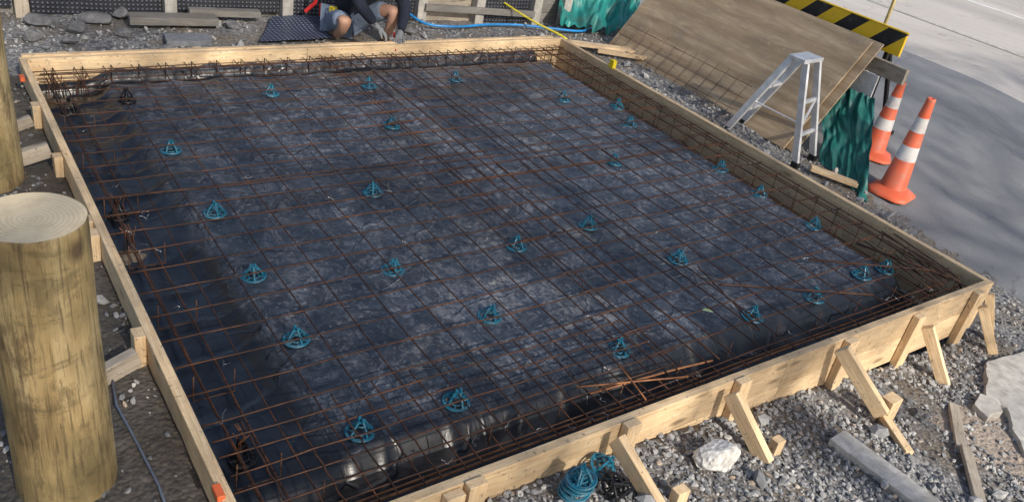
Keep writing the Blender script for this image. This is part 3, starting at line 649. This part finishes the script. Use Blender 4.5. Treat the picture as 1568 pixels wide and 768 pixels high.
skin('hoodie',[((2.90,5.66,.06),(.17,.15)),((2.93,5.56,.22),(.16,.14)),((3.0,5.42,.38),(.18,.14)),((3.03,5.32,.50),(.15,.11)),((3.04,5.26,.585),.075),
  ((2.83,5.33,.47),.085),((2.80,5.17,.30),.068),((2.92,5.05,.145),.046),
  ((3.22,5.34,.47),.085),((3.31,5.20,.25),.066),((3.17,5.00,.09),.044)],
  [(0,1),(1,2),(2,3),(3,4),(2,5),(5,6),(6,7),(2,8),(8,9),(9,10)],navy)
skin('shorts',[((2.90,5.68,.0),(.17,.14)),((2.79,5.58,.0),.115),((2.73,5.40,.07),.10),((2.722,5.31,.105),.088),((3.0,5.58,.03),.115),((3.14,5.38,.16),.10),((3.165,5.31,.19),.088)],[(0,1),(1,2),(2,3),(0,4),(4,5),(5,6)],shorts_m)
skin('leg_bent',[((2.74,5.38,.085),.078),((2.72,5.24,.12),.068),((2.73,5.34,-.0),.055),((2.75,5.50,-.11),.04)],[(0,1),(1,2),(2,3)],skinm)
skin('leg_front',[((3.12,5.40,.15),.078),((3.20,5.22,.215),.066),((3.20,5.24,.08),.056),((3.18,5.30,-.07),.04)],[(0,1),(1,2),(2,3)],skinm)
skin('boot_front',[((3.18,5.33,-.07),.055),((3.18,5.33,-.115),.045),((3.19,5.2,-.125),.045),((3.2,5.10,-.13),.035)],[(0,1),(1,2),(2,3)],boot)
skin('boot_back',[((2.75,5.50,-.09),.055),((2.75,5.53,-.11),.045),((2.75,5.62,-.10),.045),((2.75,5.68,-.07),.03)],[(0,1),(1,2),(2,3)],boot)
def hand(name,wrist,palm_dir,side,s=1.0,curl=.5):
    w=Vector(wrist); d=Vector(palm_dir).normalized(); sd=Vector(side).normalized(); dn=d.cross(sd).normalized()
    if dn.z>0: dn=-dn
    skin(name+'_palm',[(w-d*.03,(.034,.030)),(w,(.030,.026)),(w+d*.04,(.040,.022)),(w+d*.085,(.042,.018))],[(0,1),(1,2),(2,3)],glove)
    for k,(o_,ln) in enumerate(((-.030,.062),(-.010,.074),(.010,.070),(.029,.055))):
        p0=w+d*.07+sd*o_; p1=w+d*.095+sd*o_*1.1; a1=curl*.8;a2=curl*1.8;a3=curl*2.6
        p2=p1+(d*math.cos(a1)+dn*math.sin(a1))*ln*.45; p3=p2+(d*math.cos(a2)+dn*math.sin(a2))*ln*.33; p4=p3+(d*math.cos(a3)+dn*math.sin(a3))*ln*.25
        skin(name+'_finger_%d'%k,[(p0,.011),(p1,.0115),(p2,.0105),(p3,.0095),(p4,.008)],[(0,1),(1,2),(2,3),(3,4)],glove,1)
    p0=w+d*.025-sd*.028; p1=p0+d*.03-sd*.025+dn*.012; p2=p1+d*.03+dn*.018; p3=p2+d*.02+sd*.012+dn*.012
    skin(name+'_thumb',[(p0,.014),(p1,.0125),(p2,.011),(p3,.009)],[(0,1),(1,2),(2,3)],glove,1)
hand('right_hand',(2.935,5.03,.125),(.55,-.45,-.5),(.5,.8,-.1)); hand('left_hand',(3.155,4.985,.075),(-.45,-.5,-.55),(-.6,.6,.1))
skin('neck',[((3.04,5.28,.55),.055),((3.045,5.22,.64),.052)],[(0,1)],skinm)
bm=bmesh.new(); bmesh.ops.create_uvsphere(bm,u_segments=48,v_segments=32,radius=1)
for v in bm.verts:
    p=v.co.copy(); x,y,z=p
    q=Vector((x*.076,y*.094,z*.118))
    if z<-.1: q.x*=1-.30*(-z-.1); q.y*=1-.18*(-z-.1)
    fy=max(0,-y)
    q.y-=.024*math.exp(-((x/.14)**2+((z+.12)/.2)**2))*fy
    q.y+=.010*(math.exp(-(((x-.38)/.17)**2+((z-.08)/.12)**2))+math.exp(-(((x+.38)/.17)**2+((z-.08)/.12)**2)))*fy
    q.y-=.006*math.exp(-((x/.3)**2+((z+.45)/.06)**2))*fy; q.y+=.005*math.exp(-((x/.3)**2+((z+.50)/.03)**2))*fy
    q.y-=.010*math.exp(-((x/.25)**2+((z+.85)/.15)**2))*fy; q.y-=.006*math.exp(-((x/.5)**2+((z-.25)/.09)**2))*fy
    v.co=q
me=bpy.data.meshes.new('head'); bm.to_mesh(me); bm.free(); me.materials.append(skinm); me.polygons.foreach_set('use_smooth',[True]*len(me.polygons))
hd=link(bpy.data.objects.new('head',me),wk); hd.location=(3.045,5.17,.745); hd.rotation_euler=(.55,0,.05)
bm=bmesh.new(); bmesh.ops.create_uvsphere(bm,u_segments=40,v_segments=24,radius=1); dl=[]
for v in bm.verts:
    x,y,z=v.co; 
    if z<.32-.0*y and y<-.15 or z<-.45: dl.append(v)
    v.co=Vector((x*.083,y*.102+.004,z*.126))*(1+.03*nz(x*6,y*6,z*6))
bmesh.ops.delete(bm,geom=dl,context='VERTS'); me=bpy.data.meshes.new('hair'); bm.to_mesh(me); bm.free(); me.materials.append(hair); me.polygons.foreach_set('use_smooth',[True]*len(me.polygons))
hr=link(bpy.data.objects.new('hair',me),wk); hr.location=hd.location; hr.rotation_euler=hd.rotation_euler
eyem=plain('eye_white',(.7,.7,.7),.2)
for sx_ in (-1,1):
    for nm,rr,loc,mt_,sc_ in (('ear',.026,(sx_*.077,.008,-.005),skinm,(.35,.8,1.2)),('eye',.012,(sx_*.030,-.080,.010),eyem,(1,1,1)),('pupil',.006,(sx_*.030,-.0905,.010),hair,(1,.6,1)),('brow',.016,(sx_*.032,-.088,.034),hair,(1.2,.4,.3))):
        bm=bmesh.new(); bmesh.ops.create_uvsphere(bm,u_segments=16,v_segments=10,radius=rr); me=bpy.data.meshes.new(nm); 
        for v in bm.verts: v.co=Vector((v.co.x*sc_[0],v.co.y*sc_[1],v.co.z*sc_[2]))
        bm.to_mesh(me); bm.free(); me.materials.append(mt_); o=link(bpy.data.objects.new(nm,me),hd); o.location=loc
m=M(); m.box((2.735,5.56,.10),(.05,.06,.09),.3); m.obj('tool_holster',plain('holster_yellow',(.75,.6,.05),.5),wk)
m=M(); m.tube([(3.13,5.05,.05),(3.10,4.97,-.0),(3.06,4.86,-.05)],[.012,.010,.006],8); m.obj('pliers',plain('pliers_red',(.55,.05,.03),.4),wk)

# ------------------------------------------------------------ tall unseen trees added behind the viewpoint, leaf gaps shaped to filter the sun
E=math.radians(33); ratio=1/math.tan(E); AZ=math.radians(178)
bark=plain('bark',(.11,.085,.06),.95,0,.4,14,.02)
t=NT('foliage'); geo=t.N('ShaderNodeNewGeometry'); c=t.ramp(geo.outputs['Random Per Island'],[(0,(.035,.06,.018)),(1,(.10,.13,.04))]); fol=t.fin(c,.6)
H=16.
def treeline(x): return (4.6-.38*(x-11)) - H*ratio
def keep(gx,gy):  # leaves dropped where sun patches are meant to reach the ground
    if gy>4.7-.38*(gx-11)+.4*nz(gx*1.3,gy*1.3,3): return 0.
    if ((gx-2.0)/.20)**2+((gy-.50)/.34)**2<1: return 0.
    if gx>1.2 and gy<.10:
        q=fr(gx*1.7,gy*2.6,11)
        return .0 if q>-.25 else 1.
    return 1.
NL=12500
for i in range(9):
    cx=-9+i*4.2; cy=treeline(cx); m=M()
    m.tube([(0,0,-.5),(.1,0,3),(-.1,.1,8),(0,0,14)],[.34,.27,.18,.05],10)
    for k_ in range(14):
        a=k_*2.4; zz=5.5+k_*.72; R_=2.4*math.sin(math.pi*(k_+4)/20); m.tube([(0,0,zz),(R_*.5*math.cos(a),R_*.5*math.sin(a),zz+.6),(R_*math.cos(a),R_*.9*math.sin(a),zz+1.0)],[.09,.05,.02],6)
    P=rng.uniform(-1,1,(int(NL*1.5),3)); P=P[(np.abs(P[:,0])**3+P[:,1]**2*1.0+np.abs(P[:,2])**5)<1][:NL]
    P=P*np.array([2.7,2.3,5.6])+np.array([0,0,11.2])
    D1=rng.normal(size=(len(P),3)); D1/=np.linalg.norm(D1,axis=1)[:,None]; D2=np.cross(D1,rng.normal(size=(len(P),3))); D2/=np.linalg.norm(D2,axis=1)[:,None]
    S=rng.uniform(.045,.075,len(P)); m.cur=1
    for p,d1,d2,s in zip(P,D1,D2,S):
        wz=p[2]+.1; gx=cx+p[0]-wz*ratio*math.sin(AZ); gy=cy+p[1]+wz*ratio
        if rng.random()>keep(gx,gy): continue
        m.add([p-d1*s,p+d2*s*.6,p+d1*s,p-d2*s*.6],[(0,1,2,3)])
    m.obj('added_shade_tree',[bark,fol],None,False,(cx,cy,-.2))

# ------------------------------------------------------------ light, sky, camera
w=bpy.data.worlds.new('World'); scn.world=w; w.use_nodes=True; nt=w.node_tree; bg=nt.nodes['Background']; sk=nt.nodes.new('ShaderNodeTexSky')
sk.sky_type='NISHITA'; sk.sun_disc=False; sk.sun_elevation=E; sk.sun_rotation=AZ; sk.air_density=1.; sk.dust_density=2.5
nt.links.new(sk.outputs[0],bg.inputs[0]); bg.inputs[1].default_value=.15
s=Vector((math.sin(AZ)*math.cos(E),math.cos(AZ)*math.cos(E),math.sin(E)))
sl=bpy.data.lights.new('sun','SUN'); sl.energy=5; sl.angle=math.radians(.6); sl.color=(1,.93,.82); so=link(bpy.data.objects.new('sun',sl)); so.rotation_euler=s.to_track_quat('Z','Y').to_euler(); so.location=(0,-20,20)
scn.view_settings.view_transform='Standard'; scn.view_settings.look='None'; scn.view_settings.exposure=0
R=Matrix(((0.81753,-0.16911,0.55050),(-0.55178,-0.50368,0.66471),(0.16486,-0.84718,-0.50508)))
cam=bpy.data.cameras.new('camera'); cam.sensor_fit='HORIZONTAL'; cam.sensor_width=36; cam.lens=36*1287.1/1568; cam.clip_end=1000; cam.clip_start=.05
co=link(bpy.data.objects.new('camera',cam)); r_=R.col[0];u_=-R.col[1];b_=-R.col[2]
mt=Matrix((r_,u_,b_)).transposed().to_4x4(); mt.translation=(-.671,-1.863,2.5); co.matrix_world=mt; scn.camera=co
